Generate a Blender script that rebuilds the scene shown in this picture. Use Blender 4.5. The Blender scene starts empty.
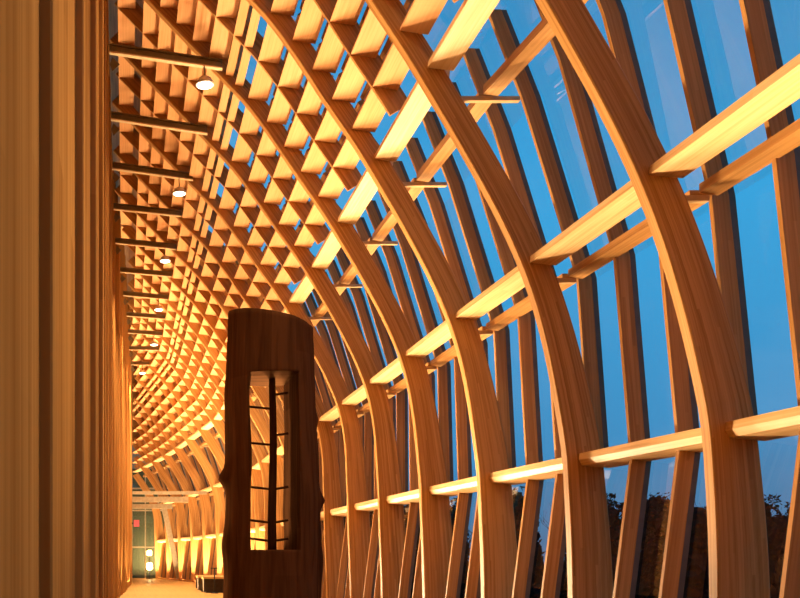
import bpy, bmesh, math, random
from mathutils import Vector, noise
random.seed(7)
scn = bpy.context.scene
COL = scn.collection
EYE = 1.5
U = 0.01146                      # metres per profile unit
Y1, BAY = 11.46, 3.4036
KMIN, KMAX = -1, 20

# ------------------------------------------------------------------ materials
def new_mat(name):
    m = bpy.data.materials.new(name); m.use_nodes = True
    nt = m.node_tree; nt.nodes.clear()
    out = nt.nodes.new('ShaderNodeOutputMaterial')
    return m, nt, out
def N(nt, t, **kw):
    n = nt.nodes.new(t)
    for k, v in kw.items(): setattr(n, k, v)
    return n
def principled(nt, out, col=(.5, .5, .5), rough=.5, metal=0, spec=.5):
    b = N(nt, 'ShaderNodeBsdfPrincipled')
    b.inputs['Base Color'].default_value = (*col, 1)
    b.inputs['Roughness'].default_value = rough
    b.inputs['Metallic'].default_value = metal
    b.inputs['Specular IOR Level'].default_value = spec
    nt.links.new(b.outputs[0], out.inputs[0])
    return b
def wood(name, dark, mid, light, rough=.5, lam=22.0, lam_amt=.22, spec=.3, bump=.15, grain=(.5, 26)):
    """laminated timber: grain and laminations run along the u of the UVs (metres)"""
    m, nt, out = new_mat(name); L = nt.links.new
    b = principled(nt, out, mid, rough, 0, spec)
    uv = N(nt, 'ShaderNodeUVMap'); oi = N(nt, 'ShaderNodeObjectInfo')
    sep = N(nt, 'ShaderNodeSeparateXYZ'); L(uv.outputs[0], sep.inputs[0])
    off = N(nt, 'ShaderNodeMath', operation='MULTIPLY'); off.inputs[1].default_value = 37.0; L(oi.outputs['Random'], off.inputs[0])
    su = N(nt, 'ShaderNodeMath', operation='MULTIPLY_ADD'); su.inputs[1].default_value = grain[0]; L(sep.outputs[0], su.inputs[0]); L(off.outputs[0], su.inputs[2])
    sv = N(nt, 'ShaderNodeMath', operation='MULTIPLY'); sv.inputs[1].default_value = grain[1]; L(sep.outputs[1], sv.inputs[0])
    cmb = N(nt, 'ShaderNodeCombineXYZ'); L(su.outputs[0], cmb.inputs[0]); L(sv.outputs[0], cmb.inputs[1]); L(off.outputs[0], cmb.inputs[2])
    n1 = N(nt, 'ShaderNodeTexNoise'); n1.inputs['Scale'].default_value = 1.0; n1.inputs['Detail'].default_value = 5; n1.inputs['Distortion'].default_value = .6
    L(cmb.outputs[0], n1.inputs['Vector'])
    # laminations
    fl = N(nt, 'ShaderNodeMath', operation='MULTIPLY_ADD'); fl.inputs[1].default_value = lam; L(sep.outputs[1], fl.inputs[0]); L(off.outputs[0], fl.inputs[2])
    ff = N(nt, 'ShaderNodeMath', operation='FLOOR'); L(fl.outputs[0], ff.inputs[0])
    uu = N(nt, 'ShaderNodeMath', operation='MULTIPLY_ADD'); uu.inputs[1].default_value = .35; L(sep.outputs[0], uu.inputs[0])
    fk = N(nt, 'ShaderNodeMath', operation='MULTIPLY'); fk.inputs[1].default_value = .618; L(ff.outputs[0], fk.inputs[0]); L(fk.outputs[0], uu.inputs[2])
    uf = N(nt, 'ShaderNodeMath', operation='FLOOR'); L(uu.outputs[0], uf.inputs[0])
    cm2 = N(nt, 'ShaderNodeCombineXYZ'); L(ff.outputs[0], cm2.inputs[0]); L(uf.outputs[0], cm2.inputs[1]); L(off.outputs[0], cm2.inputs[2])
    wn = N(nt, 'ShaderNodeTexWhiteNoise'); wn.noise_dimensions = '3D'; L(cm2.outputs[0], wn.inputs['Vector'])
    mix = N(nt, 'ShaderNodeMath', operation='MULTIPLY_ADD'); mix.inputs[1].default_value = lam_amt
    L(wn.outputs['Value'], mix.inputs[0]); L(n1.outputs['Fac'], mix.inputs[2])
    mr = N(nt, 'ShaderNodeMath', operation='MULTIPLY_ADD'); mr.inputs[1].default_value = .16; L(oi.outputs['Random'], mr.inputs[0]); L(mix.outputs[0], mr.inputs[2])
    cr = N(nt, 'ShaderNodeValToRGB'); e = cr.color_ramp.elements
    e[0].position = .34; e[0].color = (*dark, 1); e[1].position = .92; e[1].color = (*light, 1)
    x = e.new(.62); x.color = (*mid, 1)
    L(mr.outputs[0], cr.inputs[0]); L(cr.outputs[0], b.inputs['Base Color'])
    bp = N(nt, 'ShaderNodeBump'); bp.inputs['Strength'].default_value = bump; bp.inputs['Distance'].default_value = .01
    L(n1.outputs['Fac'], bp.inputs['Height']); L(bp.outputs[0], b.inputs['Normal'])
    return m
def plain(name, col, rough=.5, metal=0, spec=.5, var=.15, scale=6):
    m, nt, out = new_mat(name); L = nt.links.new
    b = principled(nt, out, col, rough, metal, spec)
    tc = N(nt, 'ShaderNodeTexCoord'); n = N(nt, 'ShaderNodeTexNoise'); n.inputs['Scale'].default_value = scale; n.inputs['Detail'].default_value = 4
    L(tc.outputs['Object'], n.inputs['Vector'])
    cr = N(nt, 'ShaderNodeValToRGB'); e = cr.color_ramp.elements
    e[0].position = .3; e[0].color = (*[c*(1-var) for c in col], 1); e[1].position = .7; e[1].color = (*[min(1, c*(1+var)) for c in col], 1)
    L(n.outputs['Fac'], cr.inputs[0]); L(cr.outputs[0], b.inputs['Base Color'])
    return m
def emit(name, col, s):
    m, nt, out = new_mat(name)
    e = N(nt, 'ShaderNodeEmission'); e.inputs[0].default_value = (*col, 1); e.inputs[1].default_value = s
    nt.links.new(e.outputs[0], out.inputs[0]); return m
def glass(name, tint=(1, 1, 1), base=.03, gain=.55):
    m, nt, out = new_mat(name); L = nt.links.new
    t = N(nt, 'ShaderNodeBsdfTransparent'); t.inputs[0].default_value = (*tint, 1)
    g = N(nt, 'ShaderNodeBsdfGlossy'); g.inputs['Roughness'].default_value = .01; g.inputs[0].default_value = (1, 1, 1, 1)
    fr = N(nt, 'ShaderNodeLayerWeight'); fr.inputs[0].default_value = .25
    ma = N(nt, 'ShaderNodeMath', operation='MULTIPLY_ADD'); ma.inputs[1].default_value = gain; ma.inputs[2].default_value = base
    L(fr.outputs['Fresnel'], ma.inputs[0])
    mx = N(nt, 'ShaderNodeMixShader'); L(ma.outputs[0], mx.inputs[0]); L(t.outputs[0], mx.inputs[1]); L(g.outputs[0], mx.inputs[2])
    L(mx.outputs[0], out.inputs[0]); return m

M = {}
M['rib'] = wood('laminated_fir', (.27, .122, .030), (.40, .19, .052), (.55, .285, .092), rough=.5, spec=.15, lam_amt=.28)
M['board'] = wood('pale_fir_board', (.56, .31, .115), (.74, .46, .20), (.85, .60, .32), rough=.5, lam=9, lam_amt=.14)
M['slat'] = wood('lattice_fir', (.60, .285, .10), (.72, .36, .145), (.80, .43, .20), rough=.7, spec=.1, lam=6, lam_amt=.10)
M['mullion'] = wood('mullion_fir', (.31, .140, .038), (.43, .205, .060), (.56, .29, .095), rough=.5, spec=.15)
M['wall'] = wood('wall_fir', (.25, .112, .030), (.33, .155, .043), (.42, .21, .064), rough=.85, spec=0, lam=2.2, lam_amt=.25, grain=(.3, 9))
M['floor'] = wood('floor_planks', (.30, .18, .05), (.39, .235, .068), (.47, .295, .09), rough=.5, spec=.2, lam=7, lam_amt=.25, bump=.05)
M['trunk'] = wood('old_dark_cedar', (.026, .0115, .005), (.055, .023, .0095), (.095, .042, .018), rough=.95, spec=0, lam=2, lam_amt=.2, bump=.8, grain=(.7, 9))
M['dark'] = plain('dark_glazing_cap', (.13, .085, .05), .4, .2)
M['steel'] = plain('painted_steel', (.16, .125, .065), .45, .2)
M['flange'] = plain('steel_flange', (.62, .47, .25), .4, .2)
M['endsteel'] = plain('grey_steel', (.42, .36, .24), .4, .4)
M['bracket'] = plain('pale_bracket', (.62, .40, .18), .45, .1)
M['glass'] = glass('clear_glazing', (.97, .99, 1.0), .015, .14)
M['endglass'] = glass('end_glazing', (.62, .68, .60), .05, .5)
M['lampwhite'] = emit('lamp_lens', (1, .88, .62), 12)
M['glow'] = emit('lantern_glow', (1, .66, .25), 26)
M['lampbody'] = plain('lamp_housing', (.45, .40, .33), .35, .5)
M['red'] = emit('red_sign_face', (1, .12, .08), 1.2)
M['endback'] = plain('dim_plaster', (.34, .30, .18), .8)
M['bench'] = plain('bench_plinth', (.04, .026, .015), .8, 0, .1)
M['black'] = plain('black_metal', (.012, .011, .01), .5)
M['bark'] = plain('dark_bark', (.012, .011, .011), .9, 0, 0)
M['leaf'] = plain('dark_evergreen', (.007, .010, .011), .95, 0, 0, var=.4, scale=2)
M['ground'] = plain('night_ground', (.028, .030, .028), .95, var=.3, scale=.2)
M['house'] = plain('house_brick', (.10, .075, .065), .9)
M['roof'] = plain('pale_roof', (.30, .34, .40), .8)

# ------------------------------------------------------------------ mesh helpers
class MB:
    """collects swept solids into ONE mesh with UVs in metres (u along the length)"""
    def __init__(s): s.bm = bmesh.new(); s.uv = s.bm.loops.layers.uv.new('UVMap')
    def sweep(s, secs, mi=0, caps=True, smooth=False):
        bm, uv = s.bm, s.uv
        n = len(secs[0]); rows = [[bm.verts.new(p) for p in sec] for sec in secs]
        us = [0.0]
        for a, b in zip(secs, secs[1:]):
            us.append(us[-1] + ((Vector(a[0])-Vector(b[0])).length + (Vector(a[n//2])-Vector(b[n//2])).length)/2)
        vs = [0.0]
        for i in range(n): vs.append(vs[-1] + (Vector(secs[0][i])-Vector(secs[0][(i+1) % n])).length)
        for r in range(len(rows)-1):
            for i in range(n):
                j = (i+1) % n
                f = bm.faces.new((rows[r][i], rows[r][j], rows[r+1][j], rows[r+1][i]))
                f.material_index = mi; f.smooth = smooth
                for l, t in zip(f.loops, ((us[r], vs[i]), (us[r], vs[i+1]), (us[r+1], vs[i+1]), (us[r+1], vs[i]))): l[uv].uv = t
        if caps:
            for row in (rows[0], rows[-1]):
                f = bm.faces.new(row); f.material_index = mi
                for l in f.loops: l[uv].uv = (l.vert.co.x+l.vert.co.z*.3, l.vert.co.z+l.vert.co.y)
        return s
    def box(s, x0, y0, z0, x1, y1, z1, axis='z', mi=0):
        if axis == 'z': secs = [[(x0, y0, z), (x1, y0, z), (x1, y1, z), (x0, y1, z)] for z in (z0, z1)]
        elif axis == 'y': secs = [[(x0, y, z0), (x1, y, z0), (x1, y, z1), (x0, y, z1)] for y in (y0, y1)]
        else: secs = [[(x, y0, z0), (x, y1, z0), (x, y1, z1), (x, y0, z1)] for x in (x0, x1)]
        return s.sweep(secs, mi)
    def tube(s, pts, rad, n=8, mi=0, caps=True):
        pts = [Vector(p) for p in pts]; secs = []
        if not hasattr(rad, '__len__'): rad = [rad]*len(pts)
        for i, p in enumerate(pts):
            t = (pts[min(i+1, len(pts)-1)]-pts[max(i-1, 0)]).normalized()
            a = t.orthogonal().normalized() if i == 0 else (a - t*a.dot(t)).normalized()
            b = t.cross(a)
            secs.append([p + (a*math.cos(2*math.pi*q/n)+b*math.sin(2*math.pi*q/n))*rad[i] for q in range(n)])
        return s.sweep(secs, mi, caps, True)
    def quad(s, pts, mi=0):
        f = s.bm.faces.new([s.bm.verts.new(p) for p in pts]); f.material_index = mi
        for l in f.loops: l[s.uv].uv = (l.vert.co.y, l.vert.co.z+l.vert.co.x)
        return s
    def build(s, name, mats, parent=None, origin=None):
        bmesh.ops.recalc_face_normals(s.bm, faces=s.bm.faces)
        o0 = Vector(origin) if origin is not None else Vector((0, 0, 0))
        if parent is not None: o0 = parent.matrix_basis.translation.copy() if parent.parent is None else o0
        if o0.length: bmesh.ops.translate(s.bm, verts=s.bm.verts, vec=-o0)
        me = bpy.data.meshes.new(name); s.bm.to_mesh(me); s.bm.free()
        for m in (mats if isinstance(mats, (list, tuple)) else [mats]): me.materials.append(m)
        ob = bpy.data.objects.new(name, me); COL.objects.link(ob)
        if parent is not None: ob.parent = parent
        elif origin is not None: ob.location = o0
        return ob
def tag(o, label=None, cat=None, group=None, kind=None):
    if label: o['label'] = label
    if cat: o['category'] = cat
    if group: o['group'] = group
    if kind: o['kind'] = kind
    return o
def empty(name, loc, label=None, cat=None, group=None, kind=None):
    o = bpy.data.objects.new(name, None); COL.objects.link(o); o.location = loc; o.empty_display_size = .2
    return tag(o, label, cat, group, kind)
ORD = ['', 'nearest', 'second nearest', 'third nearest', 'fourth nearest', 'fifth nearest', 'sixth nearest', 'seventh nearest', 'eighth nearest', 'ninth nearest',
       'tenth nearest', 'eleventh nearest', 'twelfth nearest', 'thirteenth nearest', 'fourteenth nearest', 'fifteenth nearest', 'sixteenth nearest',
       'seventeenth nearest', 'eighteenth nearest', 'nineteenth nearest', 'farthest']
def ordn(k): return 'just beyond the right edge' if k == 0 else ORD[min(k, 20)]

# ------------------------------------------------------------------ the vault's shape
def interp(tab, x):
    if x <= tab[0][0]: return tab[0][1]
    if x >= tab[-1][0]: return tab[-1][1]
    for i in range(len(tab)-1):
        if tab[i][0] <= x <= tab[i+1][0]:
            x0, y0 = tab[i]; x1, y1 = tab[i+1]; h = x1-x0; t = (x-x0)/h
            m0 = (y1-tab[i-1][1])/(x1-tab[i-1][0]) if i > 0 else (y1-y0)/h
            m1 = (tab[i+2][1]-y0)/(tab[i+2][0]-x0) if i+2 < len(tab) else (y1-y0)/h
            return (2*t**3-3*t*t+1)*y0+(t**3-2*t*t+t)*h*m0+(-2*t**3+3*t*t)*y1+(t**3-t*t)*h*m1
def lin(tab, x):
    for (x0, y0), (x1, y1) in zip(tab, tab[1:]):
        if x <= x1: return y0+(y1-y0)*(x-x0)/(x1-x0)
    return tab[-1][1]
FLOORZ = -EYE/U
INNER = [(-140, 592), (-39, 592), (20, 591), (79, 588), (139, 583), (199, 571), (259, 556), (309, 541), (359, 523), (408, 502), (459, 477), (507, 451),
         (552, 426), (600, 398), (658, 363), (732, 314), (802, 270), (860, 229), (909, 184), (1000, 97), (1085, 15), (1140, -38), (1200, -100)]
OUTER = [(-140, 605), (-43, 617), (122, 637), (366, 612), (603, 536), (720, 490), (800, 432), (890, 358), (990, 262), (1110, 132), (1230, 0), (1300, -90)]
OUTK = {0: 40, 1: 23, 2: 3, 3: 0}
DEPTH = [(-140, 54), (-39, 53), (139, 46), (300, 38), (459, 33), (638, 31), (1200, 30)]
LOW = {0: 6, 1: 0, 2: -12, 3: -20, 4: -26, 5: -30, 6: -32}
UP = {0: 0, 1: 0, 2: 1, 3: 2, 4: 6, 5: 10, 6: 13, 7: 15}
TH = {0: -4, 1: -2, 2: 0, 3: 5, 4: 9, 5: 14}
SH = {13: -5, 14: -40, 15: -88, 16: -135, 17: -182, 18: -240, 19: -300, 20: -362}
ZS = {14: .99, 15: .97, 16: .95, 17: .937, 18: .925, 19: .915, 20: .905}
def kt(d, k): return d[min(max(k, min(d)), max(d))]
def yk(k): return Y1+(k-1)*BAY
def adj(k, Z):
    a, b, c = kt(LOW, k), kt(UP, k), kt(TH, k)
    d = interp([(-140, a), (125, a), (383, b), (638, c), (900, 0), (1300, 0)], Z)
    return d + (kt(SH, k) if k >= 13 else 0)
def zz(k, Z): return EYE + U*Z*((kt(ZS, k) if k >= 14 else 1) if Z > 0 else 1)
def inner(k, Z, r=0.0, zo=0.0):
    """point on the inner face of rib k at height Z, moved r units outwards"""
    x, e = interp(INNER, Z), 3.0
    t = Vector((interp(INNER, Z+e)-interp(INNER, Z-e), 2*e)).normalized()
    nx, nz = t.y, -t.x
    return Vector((U*(x+adj(k, Z)+nx*r), yk(k), zz(k, Z+nz*r)))
def outer(k, Z, r=0.0):
    x = lin(OUTER, Z)+kt(OUTK, k)*min(1, max(0, (Z-366)/110))
    return Vector((U*(x+adj(k, min(Z, 1100))*(1 if k >= 13 else .6)+r), yk(k), zz(k, Z)))
def wall_x(y):
    return interp([(-10, -.40), (18, -.40), (24, -.43), (30, -.45), (35, -.44), (38.7, -.28), (42, -.17), (45.5, -.03), (52, .10), (60, .33), (80, .40)], y)
def lerp(a, b, t): return a+(b-a)*t
def fk(f, k, Z, *a):
    """f at fractional rib position"""
    i = math.floor(k); t = k-i
    return f(i, Z, *a) if t < 1e-6 else lerp(f(i, Z, *a), f(min(i+1, KMAX), Z, *a), t)

RT = .19      # rib thickness
def zrange(a, b, st):
    n = max(1, int(math.ceil((b-a)/st))); return [a+(b-a)*i/n for i in range(n+1)]

# ------------------------------------------------------------------ setting
wy = [-3, 2, 6, 10, 14, 18, 22, 26, 30, 36, 41, 46, 52, 56, 60, 66, 72, 78]
mb = MB()
secs = [[(wall_x(y)-.5, y, -.2), (wall_x(y), y, -.2), (wall_x(y), y, 15.2), (wall_x(y)-.5, y, 15.2)] for y in wy]
# vertical boards: build the wall board by board so the grain runs upwards
y = -3.0; rnd = random.Random(3)
while y < 78:
    w = rnd.choice((.85, 1.1, 1.5)); y2 = min(y+w, 78); d = rnd.choice((0, .006, .012))
    xa = wall_x((y+y2)/2)-d
    mb.box(xa-.4, y+.002, -.2, xa, y2-.002, 15.3)
    y = y2
tag(mb.build('wall_left', M['wall']), kind='structure')
mb = MB(); x = -.8
while x < 8.4:
    mb.box(x, -3, -.25, x+.298, 80, 0.0, axis='y'); x += .30
tag(mb.build('floor', M['floor']), kind='structure')
mb = MB(); x = -.8
while x < 8.2:
    mb.box(x+.004, -3.3, -.2, x+.596, -3.0, 12.5); x += .6
tag(mb.build('wall_back_blocker', M['wall']), kind='structure')  # unseen wall added behind the camera, keeps blue sky light off the ribs
# skirting under the glazing: solid sill strip
mb = MB(); prev = []
secs = []
for k in range(KMIN, KMAX+1):
    p = outer(k, FLOORZ+1); secs.append([(p.x-.1, p.y, 0), (p.x+.06, p.y, 0), (p.x+.06, p.y, .12), (p.x-.1, p.y, .12)])
mb.sweep(secs); tag(mb.build('baseboard_right', M['mullion']), kind='structure')

# ------------------------------------------------------------------ ribs
RIB_GROUP = 'curved timber ribs of the gallery'
for k in range(KMIN, KMAX+1):
    mb = MB(); secs = []
    y0 = yk(k); c = .013
    for Z in zrange(FLOORZ, 1180, 22):
        a = inner(k, Z); b = inner(k, Z, interp(DEPTH, Z)*(1+.12*min(1, max(0, (k-2)/2))+.3*min(1, max(0, (k-10)/3)) if Z < 640 else 1))
        if Z == FLOORZ: b.z = a.z
        if a.x < wall_x(y0)+.03:
            break
        d = (b-a).normalized()*c
        a2 = a+d; b2 = b-d
        secs.append([(a2.x, y0, a2.z), (b2.x, y0, b2.z), (b.x, y0+c, b.z), (b.x, y0+RT-c, b.z), (b2.x, y0+RT, b2.z), (a2.x, y0+RT, a2.z), (a.x, y0+RT-c, a.z), (a.x, y0+c, a.z)])
    mb.sweep(secs)
    o = mb.build('curved_rib', M['rib'], origin=(inner(k, FLOORZ).x, y0, 0))
    lab = 'curved laminated timber rib at the near end, outside the right edge of the picture' if k < 0 else ('curved laminated timber rib %s of the picture' % ordn(k)) if k == 0 else 'curved laminated timber rib, %s in the row along the glass' % ordn(k)
    tag(o, lab, 'rib', RIB_GROUP)

# ------------------------------------------------------------------ inner transom boards
def board(k, Z, setback, d, th, tilt, mats, name, chamfer=0.0, parent=None, t0=0.0, t1=1.0):
    """a horizontal board between rib k and rib k+1; inner lower edge lies setback units inside the rib's inner face"""
    secs = []
    for kk, yy in ((k, yk(k)+RT+.002), (k+1, yk(k+1)-.002)):
        p = inner(kk, Z); x0 = p.x+setback*U; z0 = p.z
        ct, st = math.cos(tilt), math.sin(tilt)
        def q(a, b): return (x0+(a*ct+b*st)*U, yy, z0+(-a*st+b*ct)*U)
        if chamfer: secs.append([q(chamfer, -chamfer*.5), q(d, -chamfer*.5), q(d, th), q(0, th), q(0, chamfer)])
        else: secs.append([q(0, 0), q(d, 0), q(d, th), q(0, th)])
    wa, wb = secs[0][0][0]-wall_x(yk(k))-.03, secs[1][0][0]-wall_x(yk(k+1))-.03
    if wa <= 0: return None
    if wb < 0:
        t = wa/(wa-wb)
        if t < .15: return None
        secs[1] = [tuple(lerp(Vector(p), Vector(q_), t)) for p, q_ in zip(*secs)]
    mb = MB(); mb.sweep(secs)
    return mb.build(name, mats, parent, origin=None if parent is not None else secs[0][0])
for k in range(KMIN, KMAX):
    where = 'between the %s and %s ribs' % (ORD[max(k, 0)], ORD[k+1])
    if k < 0: where = 'between the two near ribs outside the picture'
    if k == 0: where = 'running off the right edge from the nearest rib'
    for Z, sb, d, th, tl, ch, nm in ((124, 14, 40, 13, .10, 4.5, 'lower'), (384, 10, 34, 9, .10, 0, 'middle'), (637, 15, 34, 9, .12, 0, 'upper')):
        o = board(k, Z, sb, d, th, tl, M['board'], 'timber_transom', ch)
        if o: tag(o, '%s pale timber transom board %s' % (nm, where), 'transom board', 'transom boards between the ribs')

# ------------------------------------------------------------------ roof lattice, one panel to a bay
arc = []   # (Z, arc length) along the inner face from the upper transom
Zc, s = 637.0, 0.0
px = interp(INNER, Zc)
tab = [(0.0, Zc)]
while Zc < 1170:
    Zc += 2; nx = interp(INNER, Zc); s += math.hypot(2, nx-px); px = nx; tab.append((s, Zc))
def z_at(sv): return interp(tab, sv)
SLATS = []
sv = 57.0
while True:
    Z = z_at(sv)
    if Z > 882: break
    SLATS.append((Z, 37, 5, .14)); sv += 56.0
SLATS += [(896, 15, 8, .2), (915, 15, 8, .2)]
sv_tie = [a for a, b in tab if b <= 930][-1]
q = sv_tie+26
while z_at(q) < 1090:
    SLATS.append((z_at(q), 36, 5, .10)); q += 44.0
SLATS.append((1128, 36, 5, .10))
for k in range(KMIN, KMAX):
    root = empty('roof_lattice_panel', (inner(k, 640).x, yk(k), inner(k, 640).z),
                 'timber roof lattice panel of short slats ' + ('between the %s and %s ribs' % (ORD[k], ORD[k+1]) if k > 0 else 'on the near side of the nearest rib' if k == 0 else 'farthest towards the viewer, overhead'), 'lattice panel', 'roof lattice panels between the ribs')
    n = 0
    for Z, d, th, tl in SLATS:
        o = board(k, Z, 10, d, th, tl, M['slat'], 'slat', 0, root)
        n += o is not None
    # glazing bars under the roof glass, one above each gap
    if k < 9:
        for (Z, *_), (Z2, *_) in zip(SLATS[:-1], SLATS[1:]):
            if Z2 > 1000 or Z2-Z < 25: continue
            Zm = Z*.55+Z2*.45; secs = []
            for kk, yy in ((k, yk(k)+RT+.002), (k+1, yk(k+1)-.002)):
                p = inner(kk, Zm, 48); e = inner(kk, Zm, 60); u = (e-p).normalized(); v = Vector((-u.z, 0, u.x))
                secs.append([p-v*.045, p+u*.12-v*.045, p+u*.12+v*.045, p+v*.045])
                for q_ in secs[-1]: q_.y = yy
            MB().sweep(secs).build('glazing_bar', M['mullion'], root)
    # the thin rafter half way along the bay
    secs = []; ym = (yk(k)+yk(k+1))/2+.09
    for Z in zrange(640, 1150, 20):
        a = fk(inner, k+.5, Z, 8); b = fk(inner, k+.5, Z, 42)
        if a.x < wall_x(ym)+.05: break
        secs.append([(a.x, ym-.03, a.z), (b.x, ym-.03, b.z), (b.x, ym+.03, b.z), (a.x, ym+.03, a.z)])
    if len(secs) > 1: MB().sweep(secs).build('rafter', M['rib'], root)

# ------------------------------------------------------------------ glazing: one window to a bay, with its mullions and outer rails
for k in range(KMIN, KMAX):
    mb = MB()
    zs = [FLOORZ+2, -43, 122, 366, 603, 720]
    rows = [(outer(k, Z, 0), outer(k+1, Z, 0)) for Z in zs]
    for (a, b), (c, d) in zip(rows, rows[1:]): mb.quad((a, b, d, c))
    w = tag(mb.build('window_%d' % (k-KMIN+1), M['glass']), kind='structure')
    def mull(t, z0, z1):
        kk = k+t; m = MB(); cap = MB(); s1, s2 = [], []
        for Z in [z0]+[v for v in (-43, 366, 603) if z0 < v < z1]+[z1]:
            p = fk(outer, kk, Z); y = p.y+.10
            s1.append([(p.x-.265, y-.035, p.z), (p.x-.065, y-.035, p.z), (p.x-.065, y+.035, p.z), (p.x-.265, y+.035, p.z)])
            s2.append([(p.x-.065, y-.025, p.z), (p.x+.015, y-.025, p.z), (p.x+.015, y+.025, p.z), (p.x-.065, y+.025, p.z)])
        ob = m.sweep(s1).build('mullion', M['mullion'], w)
        cap.sweep(s2).build('glazing_cap', M['dark'], ob)
    for t in (0, 1/3, 2/3):
        mull(t, 134, 716)
        if t: mull(t, FLOORZ+9, 122)
    # outer rails
    for Z, xin, d, th in ((123, -32, 26, 11), (366, -39, 19, 9), (603, -76, 19, 11)):
        secs = []
        for kk in (k, k+1):
            p = outer(kk, Z); x = p.x+xin*U; yy = yk(kk)+(.19 if kk == k else -.002)
            secs.append([(x, yy, p.z), (x+d*U, yy, p.z-.03), (x+d*U, yy, p.z+th*U), (x, yy, p.z+th*U)])
        MB().sweep(secs).build('outer_rail', M['mullion'], w)
        # bracket from the rib's back to the rail
        pi = inner(k, Z, interp(DEPTH, Z)); po = outer(k, Z)
        xa, xb = pi.x+.004, po.x-26*U
        if xb > xa+.02: MB().box(xa, yk(k)+.05, po.z-.07, xb, yk(k)+.14, po.z-.005, axis='x').build('bracket', M['bracket'], w)
# roof: glazed above the lattice, a closed timber deck next to the left wall
def roof(z0, z1, thick, ka, kb, mb=None):
    mb = mb or MB(); zs = zrange(z0, z1, 45)
    for k in range(ka, kb):
        for a, b in zip(zs, zs[1:]):
            p = [outer(k, a), outer(k+1, a), outer(k+1, b), outer(k, b)]
            if max(v.x for v in p) < wall_x(yk(k))-.6: continue
            if thick: mb.sweep([[p[0], p[3], p[3]+Vector((.1, 0, .1)), p[0]+Vector((.1, 0, .1))], [p[1], p[2], p[2]+Vector((.1, 0, .1)), p[1]+Vector((.1, 0, .1))]])
            else: mb.quad(p)
    return mb
tag(roof(720, 1020, False, KMIN, 8).build('window_%d' % (KMAX+3), M['glass']), kind='structure')
mb = roof(1020, 1290, True, KMIN, 8)
tag(roof(720, 1290, True, 8, KMAX, mb).build('ceiling', M['rib']), kind='structure')

# ------------------------------------------------------------------ timber posts along the left wall
for k in range(-1, 17):
    y = yk(k); xw = wall_x(y); h = 13.6 if k >= 3 else 14.6
    mb = MB(); c = .012; w = .30; pr = .03 if k > 2 else .055
    x1 = xw+pr
    secs = [[(xw-.05, y, z), (x1-c, y, z), (x1, y+c, z), (x1, y+w-c, z), (x1-c, y+w, z), (xw-.05, y+w, z)] for z in (0.0, h*.5, h)]
    mb.sweep(secs)
    o = mb.build('wall_post', M['wall'], origin=(xw, y, 0))
    tag(o, 'flat timber post on the left wall opposite %s' % ('the space before the nearest rib' if k < 0 else 'the unseen rib at the right edge' if k == 0 else 'the %s rib' % ORD[k]),
        'post', 'timber posts on the left wall')

# ------------------------------------------------------------------ steel tie beams under the roof
TIEY = {2: 905, 3: 912, 4: 921, 5: 925, 6: 937, 7: 949}
TIEL = {4: 507, 5: 440, 6: 390.5, 7: 350, 8: 316, 9: 287, 10: 263.5, 11: 243, 12: 226}
for k in range(2, 17):
    zr = kt(TIEY, k); y = yk(k)-.16
    xr = inner(k, zr).x+.10; zR = zz(k, zr)
    xl = wall_x(y)+.06; drop = max(.02, .2-.028*(k-3))
    if xr < xl+.5: continue
    zL = EYE+TIEL[k]*y/1000 if k in TIEL else zR+(xr-xl)*drop
    root = empty('tie_beam', (xl, y, zL), 'steel tie beam from the left wall to the %s rib' % ORD[k], 'beam', 'steel tie beams under the roof')
    def seg(y0, y1, z0, z1): return [[(x, y0, z+z0), (x, y1, z+z0), (x, y1, z+z1), (x, y0, z+z1)] for x, z in ((xl, zL), (xr, zR))]
    MB().sweep(seg(y+.045, y+.075, .03, .17)).build('web', M['steel'], root)
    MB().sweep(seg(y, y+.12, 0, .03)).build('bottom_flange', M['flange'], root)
    MB().sweep(seg(y, y+.12, .17, .2)).build('top_flange', M['steel'], root)
    cx, cz, h = xl+.06, zL-.24, .16
    MB().sweep([[(cx-h*.35, yy, cz), (cx, yy, cz-h), (cx+h, yy, cz), (cx, yy, cz+h)] for yy in (y+.05, y+.07)]).build('gusset_plate', M['steel'], root)

# round ceiling lamps hung from every second tie beam
for k in (2, 4, 6, 8, 10, 12, 14):
    zr = kt(TIEY, k); y = yk(k)-.45
    x = inner(k, zr).x-.30; z = zz(k, zr)-.50
    root = empty('ceiling_lamp', (x, y, z), 'round ceiling lamp beside the tie beam of the %s rib' % ORD[k], 'lamp', 'round lamps under the tie beams')
    def ring(r, zz_): return [(x+r*math.cos(a*math.pi/8), y+r*math.sin(a*math.pi/8), zz_) for a in range(16)]
    MB().sweep([ring(.10, z+.16), ring(.13, z+.14), ring(.19, z+.04), ring(.20, z)], smooth=True).build('housing', M['lampbody'], root)
    MB().sweep([ring(.165, z-.002), ring(.15, z-.02), ring(.08, z-.035)], smooth=True).build('lens', M['lampwhite'], root)
    MB().tube([(x, y, z+.16), (x, y+.2, z+.5), (x, y+.30, z+.5)], .015).build('arm', M['steel'], root)

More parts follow.
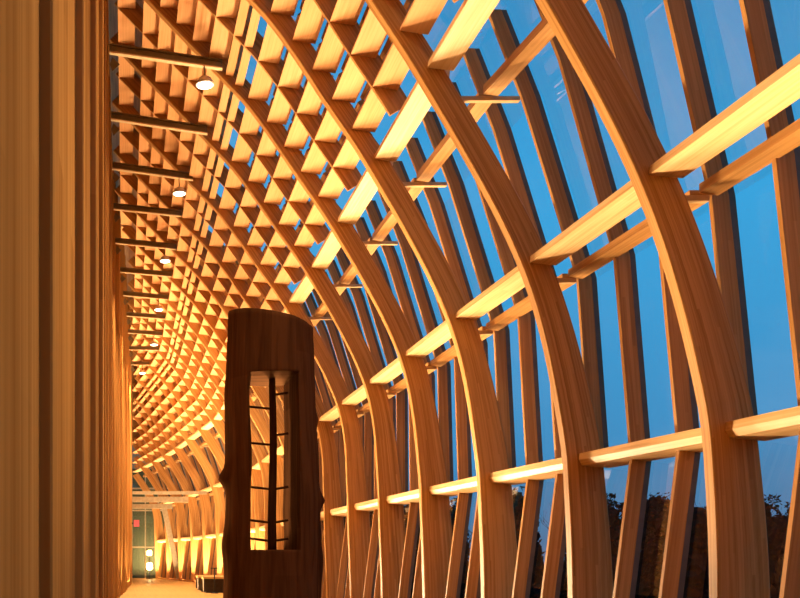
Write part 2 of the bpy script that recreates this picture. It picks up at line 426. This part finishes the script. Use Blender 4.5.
# ------------------------------------------------------------------ the hollowed timber column
TX, TY = 2.62, 18.0
def trunk():
    mb = MB(); secs = []; n = 56
    prof = [(0, .90), (.6, .87), (1.4, .86), (2.0, .85), (3.2, .84), (4.4, .80), (5.2, .775), (5.72, .765)]
    for i in range(75):
        z = 5.70*i/74; r0 = interp(prof, z); sec = []
        for q in range(n):
            a = 2*math.pi*q/n; v = Vector((math.cos(a)*1.6, math.sin(a)*1.6, z*.55))
            r = r0*(1+.05*noise.noise(v)+.025*noise.noise(v*3.1+Vector((5, 2, 1))))
            for az, kz, w, am in ((math.pi, 2.95, .16, .13), (-.1, 2.55, .13, .10), (.1, 4.0, .12, .05), (math.pi*1.02, 1.75, .3, .07), (-.05, 1.5, .4, .04)):
                da = math.atan2(math.sin(a-az), math.cos(a-az))
                r += am*math.exp(-(da/.25)**2-((z-kz)/w)**2)
            cx = TX+.03*math.sin(z*.9); 
            tz = z
            if i > 66: tz = z - (i-66)/8*(.17*(math.cos(a)*r0/.8)) + (i-66)/8*.07
            sec.append((cx+r*math.cos(a), TY+r*math.sin(a), tz))
        secs.append(sec)
    mb.sweep(secs, smooth=True)
    return mb.build('hollowed_timber_column', M['trunk'], origin=(TX, TY, 0))
col = trunk()
def cutter():
    mb = MB(); secs = []
    for i in range(25):
        z = 1.66+(4.74-1.66)*i/24
        l = 2.11+.045*noise.noise(Vector((0, 1.3, z*1.7))); r = 2.97+.03*noise.noise(Vector((4, 2.3, z*1.9)))
        secs.append([(l-.03, TY-1.2, z), (r+.05, TY-1.2, z), (r, TY-.3, z), (r-.02, TY+1.2, z), (l+.12, TY+1.2, z), (l+.1, TY-.3, z)])
    mb.sweep(secs); return mb.build('opening', M['trunk'])
cut = cutter()
md = col.modifiers.new('cut', 'BOOLEAN'); md.operation = 'DIFFERENCE'; md.object = cut; md.solver = 'EXACT'
dg = bpy.context.evaluated_depsgraph_get(); dg.update()
me = bpy.data.meshes.new_from_object(col.evaluated_get(dg)); col.modifiers.clear(); col.data = me
bpy.data.objects.remove(cut)
tag(col, 'tall dark hollowed timber column with a tall rectangular opening, standing on the gallery floor', 'column')
px_, pz0, pz1 = 2.64, 1.60, 4.80
MB().tube([(px_+.012*math.sin(z*2.2), TY, z) for z in zrange(pz0, pz1, .2)], [.085-.008*(z-pz0) for z in zrange(pz0, pz1, .2)], 10).build('inner_post', M['trunk'], col)
for z, sx in ((4.45, 1), (4.2, -1), (3.72, 1), (3.55, -1), (2.75, 0), (2.15, 0), (1.82, 0)):
    a = -.42 if sx <= 0 else 0; b = .28 if sx >= 0 else 0
    MB().tube([(px_+a, TY, z+.05), (px_, TY, z), (px_+b, TY, z+.05)] if sx == 0 else [(px_+a, TY, z+(.04 if a else 0)), (px_+b, TY, z+(.04 if b else 0))], .022, 8).build('rung', M['trunk'], col)

# ------------------------------------------------------------------ far end of the gallery
YE = 77.6
mb = MB(); mb.box(-.2, YE+2.4, -.2, 8.2, YE+2.6, 16, axis='x'); tag(mb.build('wall_end', M['endback']), kind='structure')
mb = MB(); mb.box(.2, YE, 0, 3.6, YE+.02, 8.5); wnd = tag(mb.build('window_%d' % (KMAX+2), M['endglass']), kind='structure')
for x in (.45, 1.5, 2.5, 3.5): MB().box(x-.05, YE-.08, 0, x+.05, YE-.005, 8.5).build('mullion', M['endsteel'], wnd)
for z in (2.35, 5.2, 6.9): MB().box(.2, YE-.17, z, 3.6, YE-.09, z+.12, axis='x').build('rail', M['endsteel'], wnd)
# bridge of steel beams across the far end
for i, (y, z, h, m_) in enumerate(((60.5, 5.42, .18, 'endsteel'), (62.5, 5.05, .34, 'endsteel'), (64.5, 4.75, .30, 'endsteel'))):
    xr = inner(15, 384).x-.15 if i == 0 else (3.9 if i == 1 else 3.0)
    mb = MB(); mb.box(wall_x(y)+.04, y, z, xr, y+.18, z+h, axis='x')
    o = mb.build('bridge_beam', M[m_], origin=(wall_x(y)+.04, y, z))
    tag(o, '%s grey steel beam crossing the far end of the gallery' % ('nearest and highest', 'middle and thickest', 'farthest and lowest')[i], 'beam', 'steel beams across the far end')
mb = MB(); mb.sweep([[(x-.18, 70, z), (x+.18, 70, z), (x+.18, 70.35, z), (x-.18, 70.35, z)] for x, z in ((3.75, 0), (2.65, 5.2))])
tag(mb.build('leaning_strut', M['endsteel'], origin=(3.75, 70, 0)), 'leaning grey steel strut at the far end of the gallery', 'strut')
# two lanterns and the glowing low wall behind the end glass
for x, y, z, r, lb in ((1.75, 74.5, 1.95, .17, 'upper glowing lantern on the slim stand at the far end'), (1.75, 74.5, .95, .22, 'lower glowing lantern on the slim stand at the far end')):
    mb = MB(); mb.sweep([[(x+rr*math.cos(a*math.pi/6), y+rr*math.sin(a*math.pi/6), z+dz) for a in range(12)] for rr, dz in ((r*.6, -r*1.2), (r, -r*.7), (r, r*.7), (r*.6, r*1.2))], smooth=True)
    tag(mb.build('lantern', M['glow'], origin=(x, y, z-r*1.2)), lb, 'lantern', 'lanterns at the far end')
mb = MB(); mb.tube([(1.75, 74.85, 0), (1.75, 74.85, 2.3)], .035)
st = mb.build('lantern_stand', M['black'], origin=(1.75, 74.85, 0)); tag(st, 'slim black stand behind the two lanterns at the far end', 'stand')
for z in (.95, 1.95): MB().box(1.72, 74.72, z-.02, 1.78, 74.83, z+.02, axis='y').build('arm', M['black'], st)
MB().box(1.5, 74.7, 0, 2.0, 75.0, .04).build('foot', M['black'], st)
mb = MB(); mb.box(.47, 60.2, 3.45, .80, 60.27, 3.85, axis='x')
tag(mb.build('exit_sign', M['red'], origin=(.47, 60.2, 3.45)), 'small red lit sign on the left wall at the far end', 'sign')
MB().box(.34, 60.2, 3.6, .468, 60.26, 3.7, axis='x').build('bracket', M['black'], bpy.data.objects['exit_sign'])

# bench and barrier post
root = empty('display_bench', (4.0, 46, 0), 'low dark display bench with a pale top at the foot of the far ribs', 'bench')
MB().box(3.45, 44.2, .06, 4.75, 49.5, .62, axis='y').build('plinth', M['bench'], root)
MB().box(3.40, 44.1, .62, 4.80, 49.6, .70, axis='y').build('top', M['floor'], root)
MB().box(3.55, 44.4, 0, 4.65, 49.3, .06, axis='y').build('base', M['black'], root)
root = empty('barrier_post', (3.85, 43.5, 0), 'slim black barrier post in front of the display bench', 'post')
MB().tube([(3.85, 43.5, .03), (3.85, 43.5, 1.08)], .03, 10).build('pole', M['black'], root)
MB().sweep([[(3.85+r*math.cos(a*math.pi/8), 43.5+r*math.sin(a*math.pi/8), z) for a in range(16)] for r, z in ((.16, 0), (.16, .02), (.05, .045))]).build('base', M['black'], root)
MB().box(3.68, 43.45, 1.08, 4.02, 43.58, 1.12, axis='x').build('sign_plate', M['black'], root)

# ------------------------------------------------------------------ outside: ground, trees, houses
GZ = -5.0
mb = MB(); mb.quad([(9, -60, GZ), (260, -60, GZ), (260, 260, GZ), (9, 260, GZ)])
tag(mb.build('ground', M['ground']), kind='structure')
def branch(mb, p, d, L, r, depth, rnd):
    pts = [p]; rads = [r]; q = p.copy(); dd = d.copy(); n = 3
    for i in range(n):
        dd = (dd+Vector((rnd.uniform(-.2, .2), rnd.uniform(-.2, .2), rnd.uniform(-.05, .15)))).normalized()
        q = q+dd*L/n; pts.append(q.copy()); rads.append(r*(1-.45*(i+1)/n))
    mb.tube(pts, rads, 5 if depth < 2 else 3, caps=False)
    if depth >= 5: return
    for c in range(3 if depth else 5):
        t = rnd.uniform(.45, 1); i = min(int(t*n), n-1); a = lerp(pts[i], pts[i+1], t*n-i)
        nd = (dd+Vector((rnd.uniform(-.9, .9), rnd.uniform(-.9, .9), rnd.uniform(-.1, .7)))).normalized()
        branch(mb, a, nd, L*rnd.uniform(.55, .78), r*.5, depth+1, rnd)
def bare_tree(x, y, h, seed, label):
    rnd = random.Random(seed); mb = MB(); p = Vector((x, y, GZ))
    branch(mb, p, Vector((0, 0, 1)), h*.42, h*.022, 0, rnd)
    tag(mb.build('bare_tree', M['bark'], origin=p), label, 'tree', 'trees outside the glass')
def bushy_tree(x, y, h, w, seed, label):
    rnd = random.Random(seed); root = empty('bushy_tree', (x, y, GZ), label, 'tree', 'trees outside the glass')
    MB().tube([(x, y, GZ), (x, y, GZ+h*.5)], [h*.03, h*.02], 7).build('trunk', M['bark'], root)
    mb = MB()
    def blob(c, r):
        geo = bmesh.ops.create_icosphere(mb.bm, subdivisions=3, radius=1)
        for v in geo['verts']:
            d = v.co.normalized(); v.co = c+Vector((d.x*r, d.y*r, d.z*r*.9))*(1+.35*noise.noise(d*3+Vector((seed, r, c.z)))+.2*noise.noise(d*9+c))
    for i in range(13):
        t = i/12; rr = w*.5*(1-.55*t); a = i*2.4
        blob(Vector((x+rr*math.cos(a), y+rr*math.sin(a), GZ+h*(.16+.74*t))), w*(.66-.16*t))
    for i in range(1500):
        a = rnd.uniform(0, 6.283); t = rnd.random(); rr = w*(1.1-.5*t)*rnd.uniform(.8, 1.08)
        c = Vector((x+rr*math.cos(a), y+rr*math.sin(a), GZ+h*(.1+.92*t)))
        e = Vector((rnd.uniform(-1, 1), rnd.uniform(-1, 1), rnd.uniform(-1, 1))).normalized()*rnd.uniform(.12, .28); g = e.orthogonal().normalized()*.1
        mb.quad((c-e, c+g, c+e, c-g))
    mb.build('foliage', M['leaf'], root)
for r, (ry, x0, nx, hh, nm) in enumerate(((66, 13.5, 7, 9.6, 'near'), (74, 16.5, 7, 10.6, 'middle'), (82, 20.0, 7, 11.6, 'back'))):
    for i in range(nx):
        bushy_tree(x0+6.0*i+.1*math.sin(i*5+r), ry+.2*math.sin(i*3+r), hh+.6*math.sin(i*2.3+r*1.7), 2.35, i+1+10*r, 'dark bushy tree outside the glass, %s of the %s row counted from the gallery' % (
            ('first', 'second', 'third', 'fourth', 'fifth', 'sixth', 'seventh')[i], nm))
bare_tree(35.2, 58, 11.0, 11, 'bare branching tree outside, seen left of the nearest rib')
bare_tree(32.0, 48, 10.3, 5, 'bare tree outside, seen just right of the nearest rib')
bare_tree(28.0, 58, 10.8, 21, 'bare tree outside, seen left of the second nearest rib')
bare_tree(19.5, 58, 10.2, 31, 'bare tree outside, seen by the third nearest rib')
root = empty('house', (41, 52, GZ), 'dark house with a pale roof outside at the lower right', 'house')
MB().box(39.2, 52, GZ, 45.6, 58, GZ+6.0).build('walls', M['house'], root)
MB().sweep([[(38.8, y, GZ+6.0), (46.0, y, GZ+6.0), (42.4, y, GZ+8.4)] for y in (51.6, 58.4)]).build('roof', M['roof'], root)

# ------------------------------------------------------------------ light: warm uplights along both sides, lamps, added wall fills, twilight sky
def area(name, loc, target, sx, sy, power, col=(1, .71, .40), spread=150):
    l = bpy.data.lights.new(name, 'AREA'); l.shape = 'RECTANGLE'; l.size = sx; l.size_y = sy; l.energy = power; l.color = col; l.spread = math.radians(spread)
    o = bpy.data.objects.new(name, l); COL.objects.link(o); o.location = loc
    d = Vector(target)-Vector(loc); o.rotation_euler = d.to_track_quat('-Z', 'Y').to_euler(); return o
for k in range(0, 20):
    y = yk(k)+BAY*.75
    xw = wall_x(y)
    # wall-foot floodlights, aimed across and back along the gallery
    if 3 <= k < 8: area('wall_uplight', (xw+.40, y, .15), (xw+4.6, y-5.4, 4.6), .25, 1.6, 220, spread=112)
    if k >= 8: area('wall_uplight', (xw+.40, y, .10), (xw+2.8, y, 4.6), .25, 1.6, 430, spread=112)
    if k < 8 and k != 2: area('floor_uplight', (3.5, y, .12), (3.9, y-8.2, 8), .3, 1.6, 740, spread=104)
    if 8 <= k < 14: area('floor_uplight', (3.5, y, .06), (3.7, y, 8), .3, 1.6, 470, spread=104)
    if k >= 11:
        xg = fk(inner, k+.5, -100).x
        area('sill_uplight', (xg+.25, y, .10), (xg-.6, y, 8), .25, 2.0, 620, spread=120)
area('end_wall_fill', (2.2, 78.2, .4), (2.4, 79.9, 4), 2.5, .3, 320)  # added fill behind the end glass to brighten wall_end, not a real fixture
for y in (1.5, 5.5, 9.5): area('left_wall_fill', (3.2, y, .15), (-.4, y+1.5, 3.6), .3, 1.2, 26, spread=120)  # added warm fills that lift the near left wall, no fixtures there
for k in (2, 4, 6, 8, 10, 12, 14):
    zr = kt(TIEY, k); area('downlight', (inner(k, zr).x-.30, yk(k)-.45, zz(k, zr)-.56), (inner(k, zr).x-.30, yk(k)-.44, 0), .25, .25, 160 if k < 8 else 650, spread=120)

W = bpy.data.worlds.new('twilight'); scn.world = W; W.use_nodes = True; nt = W.node_tree; nt.nodes.clear(); L = nt.links.new
wo = N(nt, 'ShaderNodeOutputWorld'); bg = N(nt, 'ShaderNodeBackground'); L(bg.outputs[0], wo.inputs[0])
tc = N(nt, 'ShaderNodeTexCoord'); sp = N(nt, 'ShaderNodeSeparateXYZ'); L(tc.outputs['Generated'], sp.inputs[0])
cr = N(nt, 'ShaderNodeValToRGB'); e = cr.color_ramp.elements
e[0].position = 0.0; e[0].color = (.045, .12, .24, 1); e[1].position = .75; e[1].color = (.030, .22, .52, 1)
x = e.new(.10); x.color = (.06, .28, .55, 1); x = e.new(.30); x.color = (.045, .38, .74, 1)
L(sp.outputs[2], cr.inputs[0])
mp = N(nt, 'ShaderNodeMapping'); mp.inputs['Scale'].default_value = (2.2, 2.2, 5); mp.inputs['Rotation'].default_value = (.4, .5, .2); L(tc.outputs['Generated'], mp.inputs[0])
nz = N(nt, 'ShaderNodeTexNoise'); nz.inputs['Scale'].default_value = 1.6; nz.inputs['Detail'].default_value = 5; L(mp.outputs[0], nz.inputs['Vector'])
rm = N(nt, 'ShaderNodeMapRange'); rm.inputs[1].default_value = .48; rm.inputs[2].default_value = .75; rm.inputs[3].default_value = 0; rm.inputs[4].default_value = .45; L(nz.outputs['Fac'], rm.inputs[0])
mx = N(nt, 'ShaderNodeMix', data_type='RGBA'); L(rm.outputs[0], mx.inputs['Factor']); L(cr.outputs[0], mx.inputs['A']); mx.inputs['B'].default_value = (.20, .40, .66, 1)
L(mx.outputs['Result'], bg.inputs[0]); bg.inputs[1].default_value = 1.0

# ------------------------------------------------------------------ camera (level view camera with rise and shift)
cd = bpy.data.cameras.new('camera'); cam = bpy.data.objects.new('camera', cd); COL.objects.link(cam)
cam.location = (0, 0, EYE); cam.rotation_euler = (math.radians(90), 0, 0)
cd.sensor_width = 36; cd.sensor_fit = 'HORIZONTAL'; cd.lens = 45.0; cd.shift_x = (400-126)/800; cd.shift_y = (559-299)/800
cd.clip_start = .05; cd.clip_end = 600
scn.camera = cam
vs = scn.view_settings; vs.view_transform = 'Standard'; vs.look = 'None'; vs.gamma = 1; vs.use_curve_mapping = False; vs.exposure = 0.0
